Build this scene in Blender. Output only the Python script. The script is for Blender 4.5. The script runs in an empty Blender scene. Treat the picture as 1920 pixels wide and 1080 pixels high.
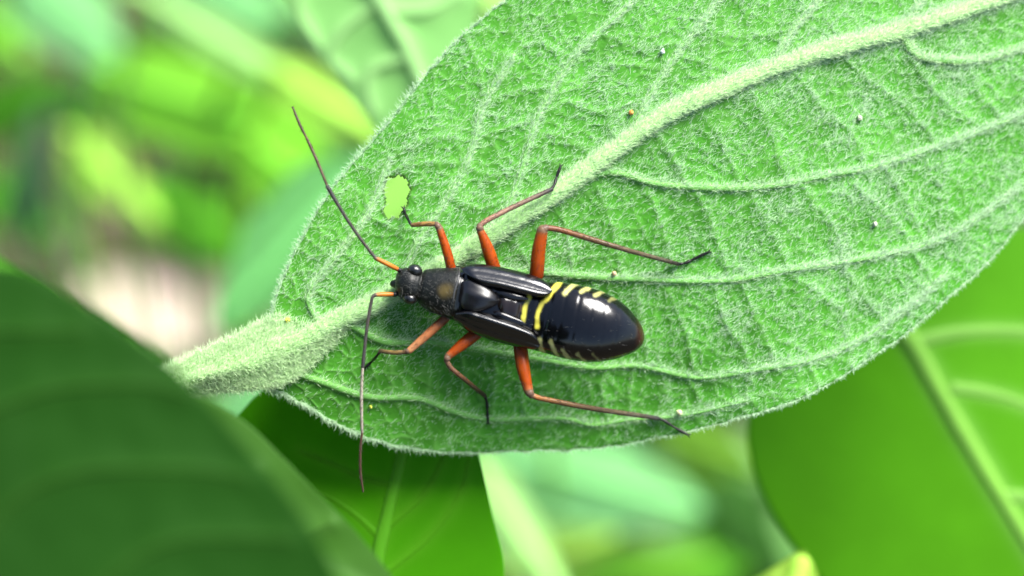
import bpy, math, random
import numpy as np
from mathutils import Matrix, Vector

# ------------------------------------------------------------------ camera, sky, sun, exposure
# one Blender unit = one centimetre; the leaf hangs LEAF_Z above the soil, tilted by TILT
D = 6.4                       # camera to leaf
S = 1.0 / 500.0               # one measured unit (1/1920 of the frame at the leaf) in cm
TILT = math.radians(36)
LEAF_Z = 58.0
scene = bpy.context.scene
scene.unit_settings.system = 'METRIC'
scene.unit_settings.scale_length = 0.01
COL = scene.collection
BM = Matrix.Translation((0, 0, LEAF_Z)) @ Matrix.Rotation(TILT, 4, 'X')

cam_data = bpy.data.cameras.new('camera')
cam = bpy.data.objects.new('camera', cam_data)
COL.objects.link(cam)
cam.matrix_world = BM @ Matrix.Translation((0, 0, D))
cam_data.sensor_width = 36
cam_data.lens = 60
cam_data.clip_start = 0.1
cam_data.clip_end = 100000
cam_data.dof.use_dof = True
cam_data.dof.focus_distance = 6.36
cam_data.dof.aperture_fstop = 0.25
cam_data.dof.aperture_blades = 0
scene.camera = cam

SUN_LOCAL = Vector((0.40, 0.72, 0.55)).normalized()         # towards the bright part of the sky, leaf frame
SUN = (Matrix.Rotation(TILT, 3, 'X') @ SUN_LOCAL).normalized()
world = bpy.data.worlds.new('World')
scene.world = world
world.use_nodes = True
wn = world.node_tree.nodes
sky = wn.new('ShaderNodeTexSky')
sky.sky_type = 'NISHITA'
sky.sun_disc = False
sky.sun_elevation = math.asin(SUN.z)
sky.sun_rotation = math.atan2(SUN.x, SUN.y)
sky.air_density = 1.0
sky.dust_density = 1.5
sky.ozone_density = 1.0
wn['Background'].inputs['Strength'].default_value = 0.05
world.node_tree.links.new(sky.outputs[0], wn['Background'].inputs['Color'])
sun_data = bpy.data.lights.new('sun', 'SUN')
sun_data.energy = 2.4
sun_data.angle = math.radians(34)
sun_data.color = (1.0, 0.97, 0.92)
sun = bpy.data.objects.new('sun', sun_data)
COL.objects.link(sun)
sun.rotation_euler = SUN.to_track_quat('Z', 'Y').to_euler()
sun.location = (0, 0, 200)
scene.view_settings.view_transform = 'Standard'
scene.view_settings.look = 'None'
scene.view_settings.gamma = 1.0
scene.view_settings.exposure = 2.48
scene.render.engine = 'CYCLES'
scene.cycles.use_denoising = True
scene.cycles.max_bounces = 10
scene.cycles.transparent_max_bounces = 8

rng = np.random.default_rng(7)
random.seed(7)


# ------------------------------------------------------------------ helpers
def AT(P):
    """measured (x right, y down, z off the leaf) -> leaf frame in cm"""
    P = np.asarray(P, dtype=np.float64)
    z = P[..., 2] * S
    k = (D - z) / D
    return np.stack([(P[..., 0] - 960) * S * k, (540 - P[..., 1]) * S * k, z], axis=-1)


def cat(pts, n):
    """Catmull-Rom through rows of pts, n samples"""
    p = np.asarray(pts, dtype=np.float64)
    m = len(p)
    q = np.vstack([2 * p[0] - p[1], p, 2 * p[-1] - p[-2]])
    t = np.linspace(0, m - 1, n)
    i = np.minimum(t.astype(int), m - 2)
    f = (t - i)[:, None]
    a, b, c, d = q[i], q[i + 1], q[i + 2], q[i + 3]
    return 0.5 * (2 * b + (c - a) * f + (2 * a - 5 * b + 4 * c - d) * f ** 2 + (3 * b - a - 3 * c + d) * f ** 3)


def sm(e0, e1, x):
    t = np.clip((x - e0) / (e1 - e0), 0, 1)
    return t * t * (3 - 2 * t)


class Vnoise:
    """smooth 2D value noise"""
    def __init__(self, seed):
        self.g = np.random.default_rng(seed).random((256, 256)).astype(np.float32)

    def __call__(self, x, y):
        xi, yi = np.floor(x).astype(int), np.floor(y).astype(int)
        fx, fy = x - xi, y - yi
        fx, fy = fx * fx * (3 - 2 * fx), fy * fy * (3 - 2 * fy)
        g = lambda a, b: self.g[a & 255, b & 255]
        return ((g(xi, yi) * (1 - fx) + g(xi + 1, yi) * fx) * (1 - fy) + (g(xi, yi + 1) * (1 - fx) + g(xi + 1, yi + 1) * fx) * fy) * 2 - 1


def seg_dist(X, Y, polys, signed=False, chunk=200000):
    """least distance from points to polylines; with signed also the side of the nearest segment and its index"""
    A = np.vstack([p[:-1] for p in polys]).astype(np.float32)
    Bq = np.vstack([p[1:] for p in polys]).astype(np.float32)
    x, y = X.ravel().astype(np.float32), Y.ravel().astype(np.float32)
    best = np.full(x.shape, 1e12, np.float32)
    sg = np.zeros(x.shape, np.float32)
    for a, b in zip(A, Bq):
        d = b - a
        L = float(d @ d) + 1e-9
        px, py = x - a[0], y - a[1]
        t = np.clip((px * d[0] + py * d[1]) / L, 0, 1)
        q = (px - t * d[0]) ** 2 + (py - t * d[1]) ** 2
        w = q < best
        best = np.where(w, q, best)
        if signed:
            sg = np.where(w, np.sign(d[0] * py - d[1] * px), sg)
    r = np.sqrt(best).reshape(X.shape)
    return (r, sg.reshape(X.shape)) if signed else r


def worley(X, Y, cell, seed):
    """difference of the two nearest jittered points"""
    g = np.random.default_rng(seed).random((128, 128, 2)).astype(np.float32)
    x, y = (X / cell).astype(np.float32), (Y / cell).astype(np.float32)
    xi, yi = np.floor(x).astype(int), np.floor(y).astype(int)
    f1 = np.full(x.shape, 9., np.float32)
    f2 = np.full(x.shape, 9., np.float32)
    for i in (-1, 0, 1):
        for j in (-1, 0, 1):
            o = g[(xi + i) & 127, (yi + j) & 127]
            d = np.hypot(xi + i + o[..., 0] - x, yi + j + o[..., 1] - y)
            f2 = np.minimum(f2, np.maximum(f1, d))
            f1 = np.minimum(f1, d)
    return f2 - f1


def tag(o, label=None, category=None, group=None, kind=None):
    if label: o['label'] = label
    if category: o['category'] = category
    if group: o['group'] = group
    if kind: o['kind'] = kind
    return o


def thing(name, label, category, loc, group=None):
    """an Empty at the thing's base (loc in the leaf frame)"""
    o = bpy.data.objects.new(name, None)
    COL.objects.link(o)
    o.empty_display_size = 0.1
    o.location = BM @ Vector(loc)
    o.rotation_euler = (TILT, 0, 0)
    o['_loc'] = list(map(float, loc))
    return tag(o, label, category, group)


def loc_of(o):
    while o.parent is not None:
        o = o.parent
    return np.array(o['_loc'][:])


def mesh_data(name, V, F, attrs=None, smooth=True, mats=None):
    V = np.asarray(V, dtype=np.float32)
    F = np.asarray(F, dtype=np.int32)
    me = bpy.data.meshes.new(name)
    me.vertices.add(len(V))
    me.vertices.foreach_set('co', V.ravel())
    k = F.shape[1]
    me.loops.add(F.size)
    me.loops.foreach_set('vertex_index', F.ravel())
    me.polygons.add(len(F))
    me.polygons.foreach_set('loop_start', np.arange(0, F.size, k, dtype=np.int32))
    me.polygons.foreach_set('loop_total', np.full(len(F), k, dtype=np.int32))
    if mats is not None:
        me.polygons.foreach_set('material_index', np.asarray(mats, dtype=np.int32))
    me.update(calc_edges=True)
    me.polygons.foreach_set('use_smooth', np.full(len(F), smooth, dtype=bool))
    for n, a in (attrs or {}).items():
        a = np.asarray(a, dtype=np.float32)
        if a.ndim == 2:
            if a.shape[1] == 3:
                a = np.hstack([a, np.ones((len(a), 1), np.float32)])
            t = me.attributes.new(n, 'FLOAT_COLOR', 'POINT')
            t.data.foreach_set('color', a.ravel())
        else:
            t = me.attributes.new(n, 'FLOAT', 'POINT')
            t.data.foreach_set('value', a)
    return me


def mk(name, V, F, mat, parent=None, attrs=None, smooth=True, mats=None):
    """leaf-frame vertices -> one mesh object under parent"""
    base = loc_of(parent) if parent is not None else np.mean(np.asarray(V), axis=0)
    me = mesh_data(name, np.asarray(V) - base, F, attrs, smooth, mats)
    for m in (mat if isinstance(mat, (list, tuple)) else [mat]):
        me.materials.append(m)
    o = bpy.data.objects.new(name, me)
    COL.objects.link(o)
    if parent is not None:
        o.parent = parent
    else:
        o.location = BM @ Vector(base)
        o.rotation_euler = (TILT, 0, 0)
        o['_loc'] = list(map(float, base))
    return o


def grid_faces(nu, nv, wrap=False, off=0):
    i, j = np.meshgrid(np.arange(nu - 1), np.arange(nv if wrap else nv - 1), indexing='ij')
    j2 = (j + 1) % nv
    return (np.stack([i * nv + j, i * nv + j2, (i + 1) * nv + j2, (i + 1) * nv + j], -1) + off).reshape(-1, 4)


def tube(pts, rad, n=60, k=12, flat=1.0, smooth_path=True):
    """a closed tapered tube through measured points; returns verts (measured), faces, station of each vertex 0..1"""
    pts = np.asarray(pts, float)
    rad = np.asarray(rad, float)
    q = np.hstack([pts, rad[:, None]])
    q = cat(q, n) if smooth_path else np.stack([np.interp(np.linspace(0, len(q) - 1, n), np.arange(len(q)), q[:, c]) for c in range(4)], 1)
    c, r = q[:, :3], np.maximum(q[:, 3], 0.05)
    tan = np.gradient(c, axis=0)
    tan /= np.linalg.norm(tan, axis=1)[:, None] + 1e-9
    side = np.cross(tan, [0, 0, 1.0])
    ln = np.linalg.norm(side, axis=1)[:, None]
    side = np.where(ln > 1e-3, side / (ln + 1e-9), [1, 0, 0])
    up = np.cross(side, tan)
    th = np.linspace(0, 2 * np.pi, k, endpoint=False)
    # round the two ends
    cap = 4
    extra_c, extra_r, extra_i = [], [], []
    for e in range(cap, 0, -1):
        a = e / cap * np.pi / 2
        extra_c.append(c[0] - tan[0] * r[0] * math.sin(a)); extra_r.append(r[0] * max(math.cos(a), 0.02)); extra_i.append(0)
    tail_c, tail_r, tail_i = [], [], []
    for e in range(1, cap + 1):
        a = e / cap * np.pi / 2
        tail_c.append(c[-1] + tan[-1] * r[-1] * math.sin(a)); tail_r.append(r[-1] * max(math.cos(a), 0.02)); tail_i.append(n - 1)
    C = np.vstack([extra_c, c, tail_c]); R = np.concatenate([extra_r, r, tail_r])
    I = np.concatenate([extra_i, np.arange(n), tail_i]).astype(int)
    sd, u = side[I], up[I]
    V = C[:, None, :] + R[:, None, None] * (np.cos(th)[None, :, None] * sd[:, None, :] + flat * np.sin(th)[None, :, None] * u[:, None, :])
    return V.reshape(-1, 3), grid_faces(len(C), k, True), np.repeat(I / (n - 1), k)


def ramp(t, stops):
    s = np.array([a for a, _ in stops]); c = np.array([b for _, b in stops])
    return np.stack([np.interp(t, s, c[:, i]) for i in range(3)], 1)


# ------------------------------------------------------------------ materials
def new_mat(name):
    m = bpy.data.materials.new(name)
    m.use_nodes = True
    nt = m.node_tree
    for n in list(nt.nodes):
        if n.type != 'OUTPUT_MATERIAL':
            nt.nodes.remove(n)
    return m, nt, nt.nodes['Material Output']


def N(nt, t, **kw):
    n = nt.nodes.new(t)
    for k, v in kw.items():
        if k in n.inputs:
            n.inputs[k].default_value = v
        else:
            setattr(n, k, v)
    return n


def leaf_material(name, col, vein, transl=0.35, rough=0.5, spec=0.3, noise=6.0, vary=0.35, bump=0.0, tcol=None):
    m, nt, out = new_mat(name)
    L = nt.links.new
    tc = N(nt, 'ShaderNodeTexCoord')
    nz = N(nt, 'ShaderNodeTexNoise', Scale=noise, Detail=5.0, Roughness=0.6)
    L(tc.outputs['Object'], nz.inputs['Vector'])
    mr = N(nt, 'ShaderNodeMapRange')
    mr.inputs['From Min'].default_value = 0.3; mr.inputs['From Max'].default_value = 0.7
    mr.inputs['To Min'].default_value = 1 - vary; mr.inputs['To Max'].default_value = 1 + vary
    L(nz.outputs['Fac'], mr.inputs['Value'])
    at = N(nt, 'ShaderNodeAttribute', attribute_name='vein')
    mx = N(nt, 'ShaderNodeMix', data_type='RGBA')
    mx.inputs['A'].default_value = (*col, 1); mx.inputs['B'].default_value = (*vein, 1)
    L(at.outputs['Fac'], mx.inputs['Factor'])
    ra = N(nt, 'ShaderNodeAttribute', attribute_name='rim')
    rx = N(nt, 'ShaderNodeMix', data_type='RGBA')
    rx.inputs['B'].default_value = (0.030, 0.030, 0.010, 1)
    L(ra.outputs['Fac'], rx.inputs['Factor']); L(mx.outputs['Result'], rx.inputs['A'])
    mul = N(nt, 'ShaderNodeVectorMath', operation='SCALE')
    L(rx.outputs['Result'], mul.inputs[0]); L(mr.outputs['Result'], mul.inputs['Scale'])
    bs = N(nt, 'ShaderNodeBsdfPrincipled', Roughness=rough)
    bs.inputs['Specular IOR Level'].default_value = spec
    L(mul.outputs[0], bs.inputs['Base Color'])
    tr = N(nt, 'ShaderNodeBsdfTranslucent')
    tcm = N(nt, 'ShaderNodeMix', data_type='RGBA', blend_type='MULTIPLY')
    tcm.inputs['Factor'].default_value = 1.0
    L(mul.outputs[0], tcm.inputs['A'])
    tcm.inputs['B'].default_value = (*(tcol or (1.5, 1.25, 0.5)), 1)
    L(tcm.outputs['Result'], tr.inputs['Color'])
    ms = N(nt, 'ShaderNodeMixShader')
    ms.inputs[0].default_value = transl
    L(bs.outputs[0], ms.inputs[1]); L(tr.outputs[0], ms.inputs[2])
    L(ms.outputs[0], out.inputs['Surface'])
    if bump:
        nb = N(nt, 'ShaderNodeTexNoise', Scale=90.0, Detail=3.0)
        L(tc.outputs['Object'], nb.inputs['Vector'])
        bp = N(nt, 'ShaderNodeBump', Strength=bump, Distance=0.01)
        L(nb.outputs['Fac'], bp.inputs['Height'])
        L(bp.outputs[0], bs.inputs['Normal'])
    return m


def chitin(name, rough, coat=0.0, bump=0.0, scale=60.0, sss=0.0, spec=0.5):
    m, nt, out = new_mat(name)
    L = nt.links.new
    at = N(nt, 'ShaderNodeAttribute', attribute_name='tint')
    tc = N(nt, 'ShaderNodeTexCoord')
    nz = N(nt, 'ShaderNodeTexNoise', Scale=scale, Detail=4.0)
    L(tc.outputs['Object'], nz.inputs['Vector'])
    mr = N(nt, 'ShaderNodeMapRange')
    mr.inputs['To Min'].default_value = 0.75; mr.inputs['To Max'].default_value = 1.25
    L(nz.outputs['Fac'], mr.inputs['Value'])
    mul = N(nt, 'ShaderNodeVectorMath', operation='SCALE')
    L(at.outputs['Color'], mul.inputs[0]); L(mr.outputs['Result'], mul.inputs['Scale'])
    bs = N(nt, 'ShaderNodeBsdfPrincipled', Roughness=rough)
    bs.inputs['Specular IOR Level'].default_value = spec
    bs.inputs['Coat Weight'].default_value = coat
    bs.inputs['Coat Roughness'].default_value = 0.12
    if sss:
        bs.inputs['Subsurface Weight'].default_value = sss
        bs.inputs['Subsurface Radius'].default_value = (0.04, 0.012, 0.004)
        bs.inputs['Subsurface Scale'].default_value = 1.0
    L(mul.outputs[0], bs.inputs['Base Color'])
    rr = N(nt, 'ShaderNodeMapRange')
    rr.inputs['To Min'].default_value = rough * 0.7; rr.inputs['To Max'].default_value = rough * 1.35
    L(nz.outputs['Fac'], rr.inputs['Value']); L(rr.outputs['Result'], bs.inputs['Roughness'])
    if bump:
        bp = N(nt, 'ShaderNodeBump', Strength=bump, Distance=0.004)
        L(nz.outputs['Fac'], bp.inputs['Height']); L(bp.outputs[0], bs.inputs['Normal'])
    L(bs.outputs[0], out.inputs['Surface'])
    return m


def hair_material(name, col, transl=0.4, rough=0.35, spec=0.5):
    m, nt, out = new_mat(name)
    L = nt.links.new
    bs = N(nt, 'ShaderNodeBsdfPrincipled', Roughness=rough)
    bs.inputs['Base Color'].default_value = (*col, 1)
    bs.inputs['Specular IOR Level'].default_value = spec
    tr = N(nt, 'ShaderNodeBsdfTranslucent'); tr.inputs['Color'].default_value = (*col, 1)
    ms = N(nt, 'ShaderNodeMixShader'); ms.inputs[0].default_value = transl
    L(bs.outputs[0], ms.inputs[1]); L(tr.outputs[0], ms.inputs[2]); L(ms.outputs[0], out.inputs['Surface'])
    return m


def plain(name, col, rough=0.6, noise=8.0, vary=0.3, col2=None):
    m, nt, out = new_mat(name)
    L = nt.links.new
    tc = N(nt, 'ShaderNodeTexCoord')
    nz = N(nt, 'ShaderNodeTexNoise', Scale=noise, Detail=6.0, Roughness=0.65)
    L(tc.outputs['Object'], nz.inputs['Vector'])
    mx = N(nt, 'ShaderNodeMix', data_type='RGBA')
    mx.inputs['A'].default_value = (*[c * (1 - vary) for c in col], 1)
    mx.inputs['B'].default_value = (*(col2 or [c * (1 + vary) for c in col]), 1)
    mr = N(nt, 'ShaderNodeMapRange')
    mr.inputs['From Min'].default_value = 0.35; mr.inputs['From Max'].default_value = 0.65
    L(nz.outputs['Fac'], mr.inputs['Value']); L(mr.outputs['Result'], mx.inputs['Factor'])
    bs = N(nt, 'ShaderNodeBsdfPrincipled', Roughness=rough)
    L(mx.outputs['Result'], bs.inputs['Base Color'])
    bp = N(nt, 'ShaderNodeBump', Strength=0.5, Distance=0.05)
    L(nz.outputs['Fac'], bp.inputs['Height']); L(bp.outputs[0], bs.inputs['Normal'])
    L(bs.outputs[0], out.inputs['Surface'])
    return m


M_BLADE = leaf_material('felted_leaf', (0.054, 0.228, 0.018), (0.16, 0.38, 0.085), transl=0.22, rough=0.6, spec=0.12, noise=5.0, vary=0.22, bump=0.25)
M_VEIN = leaf_material('felted_vein', (0.20, 0.45, 0.10), (0.36, 0.62, 0.22), transl=0.15, spec=0.15, rough=0.6, noise=9.0, vary=0.12)
M_SIDE = leaf_material('felted_side_vein', (0.09, 0.28, 0.04), (0.20, 0.43, 0.12), transl=0.15, spec=0.15, rough=0.6, noise=9.0, vary=0.12)
M_HAIR = hair_material('leaf_hair', (0.62, 0.83, 0.55), transl=0.4, rough=0.28, spec=0.8)
M_HAIR_V = hair_material('vein_hair', (0.70, 0.90, 0.54), transl=0.40)
M_GLOSS = chitin('black_glossy_shell', 0.17, coat=0.0, bump=0.10, scale=45, spec=0.45)
M_WING = chitin('wing_pad_shell', 0.20, coat=0.0, bump=0.55, scale=16, spec=0.65)
M_SCUT = chitin('scutellum_shell', 0.33, coat=0.0, bump=0.3, scale=30, spec=0.55)
M_MATT = chitin('black_dull_shell', 0.42, coat=0.0, bump=0.35, scale=70, spec=0.25)
M_LEG = chitin('leg_shell', 0.38, coat=0.0, scale=40, sss=0.12, spec=0.22)
M_BRISTLE = hair_material('bristle', (0.035, 0.022, 0.014), transl=0.1)
M_FUZZ = hair_material('body_fuzz', (0.10, 0.10, 0.09), transl=0.2)
M_EYE = chitin('eye_shell', 0.28, coat=0.3, bump=0.5, scale=160)


# ------------------------------------------------------------------ ground
def soil():
    n = 60
    e = np.sign(np.linspace(-1, 1, n)) * np.abs(np.linspace(-1, 1, n)) ** 4 * 20000
    X, Y = np.meshgrid(e, e, indexing='ij')
    nz = Vnoise(3)
    Z = nz(X / 9, Y / 9) * 0.5 + nz(X / 31 + 40, Y / 31) * 0.8
    Z *= np.exp(-np.hypot(X, Y) / 600)
    V = np.stack([X, Y, Z], -1).reshape(-1, 3)
    me = mesh_data('soil_ground', V, grid_faces(n, n)[:, ::-1])
    me.materials.append(plain('soil', (0.028, 0.020, 0.008), rough=0.9, noise=0.22, vary=0.6, col2=(0.05, 0.038, 0.014)))
    o = bpy.data.objects.new('soil_ground', me)
    COL.objects.link(o)
    tag(o, 'dark brown bare soil below the plants', 'ground', kind='structure')


soil()
RX = np.array(Matrix.Rotation(TILT, 3, 'X'))


def depth_to_ground(px, py, h=0.0):
    """measured height z (negative) at which the sight line through px,py is h cm above the soil"""
    a, b = 0.0, -60000.0
    for _ in range(60):
        m = (a + b) / 2
        w = RX @ AT([px, py, m])
        if w[2] + LEAF_Z > h: a = m
        else: b = m
    return a


def ground_point_below(P, h=0.0):
    """leaf-frame point on the soil straight below leaf-frame point P (world vertical)"""
    w = RX @ np.asarray(P)
    w[2] = h - LEAF_Z
    return RX.T @ w


def stalk_mesh(path, r0, r1, n=40, k=8):
    """tube through leaf-frame points (cm)"""
    v, f, t = tube_cm(path, np.linspace(r0, r1, len(path)), n, k)
    return v, f, t


def tube_cm(path, rad, n, k):
    return tube(np.asarray(path), rad, n, k)


# ------------------------------------------------------------------ leaves in general
class Leaf:
    """a blade given by stations (edge, midrib, edge) in measured units with relief along its veins"""
    def __init__(self, stations, veins, z0, macro, nu, nv, fine=(), relief=1.0, cell=None, vein_w=9.0, wobble=2.0, seed=1, mid_w=20.0):
        st = np.asarray(stations, float)
        self.mid = cat(st[:, 1], 90)
        self.veins = [cat(v, max(8, int(len(v) * 6))) for v in veins]
        self.fine = [cat(v, 7) for v in fine]
        self.z0, self.macro, self.relief, self.cell, self.vw, self.mw = z0, macro, relief, cell, vein_w, mid_w
        self.nz = Vnoise(seed)
        U, M, Lo = cat(st[:, 0], nu), cat(st[:, 1], nu), cat(st[:, 2], nu)
        self.U, self.M, self.L = U, M, Lo
        r = np.linspace(-1, 1, nv)
        a, b = np.clip(-r, 0, 1)[None, :, None], np.clip(r, 0, 1)[None, :, None]
        G = M[:, None] + (U - M)[:, None] * a + (Lo - M)[:, None] * b
        e = np.abs(r)[None, :] ** 6
        w = self.nz(G[..., 0] / 23, G[..., 1] / 23) * wobble + self.nz(G[..., 0] / 7 + 9, G[..., 1] / 7) * wobble * 0.5
        G[..., 1] += w * e
        self.G = G
        self.nu, self.nv = nu, nv

    def surface(self, X, Y):
        """height and vein strength at measured X, Y"""
        d, sg = seg_dist(X, Y, [self.mid], True)
        z = self.z0 + self.macro(X, Y, d * sg)
        m = np.exp(-(d / self.mw) ** 2)
        vein = m.copy()
        R = self.relief
        dv = np.minimum(d, seg_dist(X, Y, self.veins)) if self.veins else d
        v2 = np.exp(-(dv / self.vw) ** 2)
        vein = np.maximum(vein, v2 * 0.85)
        dn = dv
        if self.fine:
            df = seg_dist(X, Y, self.fine)
            v3 = np.exp(-(df / (self.vw * 0.55)) ** 2)
            vein = np.maximum(vein, v3 * 0.45)
            dn = np.minimum(dv, df * 1.15)
            z = z + R * 1.7 * v3
        z = z + R * (7 * m + 3.6 * v2 - 9 * (1 - np.exp(-dn / 30)))
        if self.cell:
            wx = X + 8 * self.nz(X / 30, Y / 30); wy = Y + 8 * self.nz(X / 30 + 77, Y / 30)
            f = worley(wx, wy, self.cell, 5)
            v4 = np.exp(-(f / 0.16) ** 2)
            vein = np.maximum(vein, v4 * 0.42)
            z = z + R * 3.4 * (v4 - 0.5)
            z = z + R * 1.4 * self.nz(X / 11, Y / 11)
        z = z + R * 3 * self.nz(X / 60, Y / 60)
        return z, vein

    def build(self, parent, mat, hole=None, thick=0.006, name='blade'):
        G = self.G
        z, vein = self.surface(G[..., 0], G[..., 1])
        P = np.dstack([G, z]).reshape(-1, 3)
        F = grid_faces(self.nu, self.nv)
        rim_at = np.zeros(len(P))
        if hole is not None:
            hp = np.array(hole + hole[:1], float)
            rim_at = (1 - sm(2.0, 5.5, seg_dist(P[:, 0], P[:, 1], [hp]) + 1.5 * self.nz(P[:, 0] / 6, P[:, 1] / 6))) * 0.6
            c = P[F].mean(1)
            F = F[~inside(c[:, 0], c[:, 1], hole)]
        V = AT(P)
        # underside a little deeper, joined round the rim
        n = len(V)
        V2 = V - np.array([0, 0, thick])
        key = np.sort(np.vstack([F[:, [0, 1]], F[:, [1, 2]], F[:, [2, 3]], F[:, [3, 0]]]), 1)
        raw = np.vstack([F[:, [0, 1]], F[:, [1, 2]], F[:, [2, 3]], F[:, [3, 0]]])
        _, idx, cnt = np.unique(key[:, 0].astype(np.int64) * n + key[:, 1], return_index=True, return_counts=True)
        e = raw[idx[cnt == 1]]
        rim = np.stack([e[:, 1], e[:, 0], e[:, 0] + n, e[:, 1] + n], 1)
        return mk(name, np.vstack([V, V2]), np.vstack([F, F[:, ::-1] + n, rim]), mat, parent, {'vein': np.concatenate([vein.ravel()] * 2), 'rim': np.concatenate([rim_at] * 2)})

    def vein_mesh(self, line, w0, w1, up0, up1, parent, mat, name, n=80, k=10, bright=0.5):
        q = cat(line, n)
        z, _ = self.surface(q[:, 0], q[:, 1])
        t = np.linspace(0, 1, n)
        lift = up0 + (up1 - up0) * t
        P = np.column_stack([q, z - 2.0 + 0 * lift])
        w = w0 + (w1 - w0) * t
        tan = np.gradient(q, axis=0); tan /= np.linalg.norm(tan, axis=1)[:, None]
        side = np.column_stack([-tan[:, 1], tan[:, 0], np.zeros(n)])
        th = np.linspace(0, 2 * np.pi, k, endpoint=False)
        ww = w * (1 + 0.12 * self.nz(q[:, 0] / 40, q[:, 1] / 40))
        V = P[:, None] + ww[:, None, None] * np.cos(th)[None, :, None] * side[:, None] + np.array([0, 0, 1.0]) * ((lift + 2)[:, None, None] * np.sin(th)[None, :, None])
        V = V.reshape(-1, 3)
        F = grid_faces(n, k, True)
        o = mk(name, AT(V), F, mat, parent, {'vein': np.full(len(V), bright)})
        return o, V.reshape(n, k, 3)


def inside(x, y, poly):
    p = np.asarray(poly, float)
    r = np.zeros(x.shape, bool)
    j = len(p) - 1
    for i in range(len(p)):
        c = ((p[i, 1] > y) != (p[j, 1] > y)) & (x < (p[j, 0] - p[i, 0]) * (y - p[i, 1]) / (p[j, 1] - p[i, 1] + 1e-9) + p[i, 0])
        r ^= c
        j = i
    return r


def hair_mesh(P, Dr, length, rad, curl):
    """P roots, Dr unit directions (measured space), bent towards curl; returns verts and triangles"""
    n = len(P)
    length = length[:, None]
    side = np.cross(Dr, rng.normal(size=(n, 3)))
    side /= np.linalg.norm(side, axis=1)[:, None] + 1e-9
    s2 = np.cross(Dr, side)
    pts = [P - Dr * 2.0, P + Dr * length * 0.36 + curl * length * 0.07, P + Dr * length * 0.68 + curl * length * 0.30, P + Dr * length * 0.88 + curl * length * 0.62]
    rr = [rad, rad * 0.9, rad * 0.65]
    th = np.array([0, 2.0944, 4.18879])
    rows = []
    for p, r in zip(pts[:3], rr):
        rows.append(p[:, None] + r[:, None, None] * (np.cos(th)[None, :, None] * side[:, None] + np.sin(th)[None, :, None] * s2[:, None]))
    V = np.concatenate(rows + [pts[3][:, None]], axis=1)          # n,10,3
    f = []
    for a in (0, 3):
        for k in range(3):
            k2 = (k + 1) % 3
            f += [(a + k, a + k2, a + 3 + k2), (a + k, a + 3 + k2, a + 3 + k)]
    for k in range(3):
        f.append((6 + k, 6 + (k + 1) % 3, 9))
    F = (np.array(f)[None] + 10 * np.arange(n)[:, None, None]).reshape(-1, 3)
    return V.reshape(-1, 3), F


def unit(v):
    return v / (np.linalg.norm(v, axis=-1, keepdims=True) + 1e-9)


# ------------------------------------------------------------------ the felted leaf the insect stands on
ST = [((508, 612), (505, 658), (500, 728)), ((518, 560), (560, 640), (548, 745)), ((545, 490), (620, 607), (600, 775)),
      ((590, 405), (690, 575), (670, 812)), ((650, 320), (770, 532), (760, 838)), ((720, 240), (860, 480), (860, 848)),
      ((800, 140), (960, 415), (980, 846)), ((870, 65), (1060, 348), (1120, 840)), ((950, -2), (1150, 282), (1260, 816)),
      ((1050, -75), (1250, 215), (1390, 783)), ((1170, -150), (1370, 160), (1500, 748)), ((1320, -230), (1500, 110), (1600, 692)),
      ((1470, -280), (1600, 82), (1690, 632)), ((1620, -310), (1720, 48), (1770, 563)), ((1760, -320), (1850, 5), (1845, 500)),
      ((1900, -310), (1980, -45), (1915, 415)), ((2060, -290), (2110, -95), (2020, 270)), ((2250, -250), (2270, -160), (2200, 40)),
      ((2385, -215), (2390, -208), (2385, -198))]
SEC = [
    [(600, 615), (578, 552), (630, 480), (690, 400), (730, 300)],
    [(745, 545), (782, 455), (840, 370), (885, 280), (905, 200), (960, 110)],
    [(900, 455), (960, 370), (1008, 222), (1082, 100), (1182, 7), (1260, -90)],
    [(1180, 262), (1215, 185), (1267, 104), (1312, 48), (1345, 0), (1420, -110)],
    [(1440, 132), (1488, 55), (1525, 11), (1590, -90)],
    [(1690, 58), (1740, -20), (1800, -120)],
    [(1690, 62), (1722, 105), (1810, 115), (1870, 105), (1920, 88), (2010, 40)],
    [(1060, 350), (1141, 322), (1227, 344), (1340, 353), (1440, 350), (1560, 328), (1640, 313), (1781, 267), (1920, 211), (2020, 150)],
    [(850, 487), (930, 505), (1020, 512), (1110, 520), (1200, 524), (1356, 527), (1467, 509), (1600, 489), (1733, 460), (1822, 416), (1910, 350)],
    [(640, 600), (720, 640), (800, 640), (900, 655), (1020, 675), (1110, 690), (1200, 687), (1311, 709), (1413, 695), (1511, 678), (1600, 645), (1690, 585), (1770, 520)],
    [(530, 690), (600, 715), (691, 744), (782, 747), (855, 773), (928, 787), (1052, 784), (1111, 797), (1184, 787), (1290, 778), (1400, 752)],
]
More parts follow.
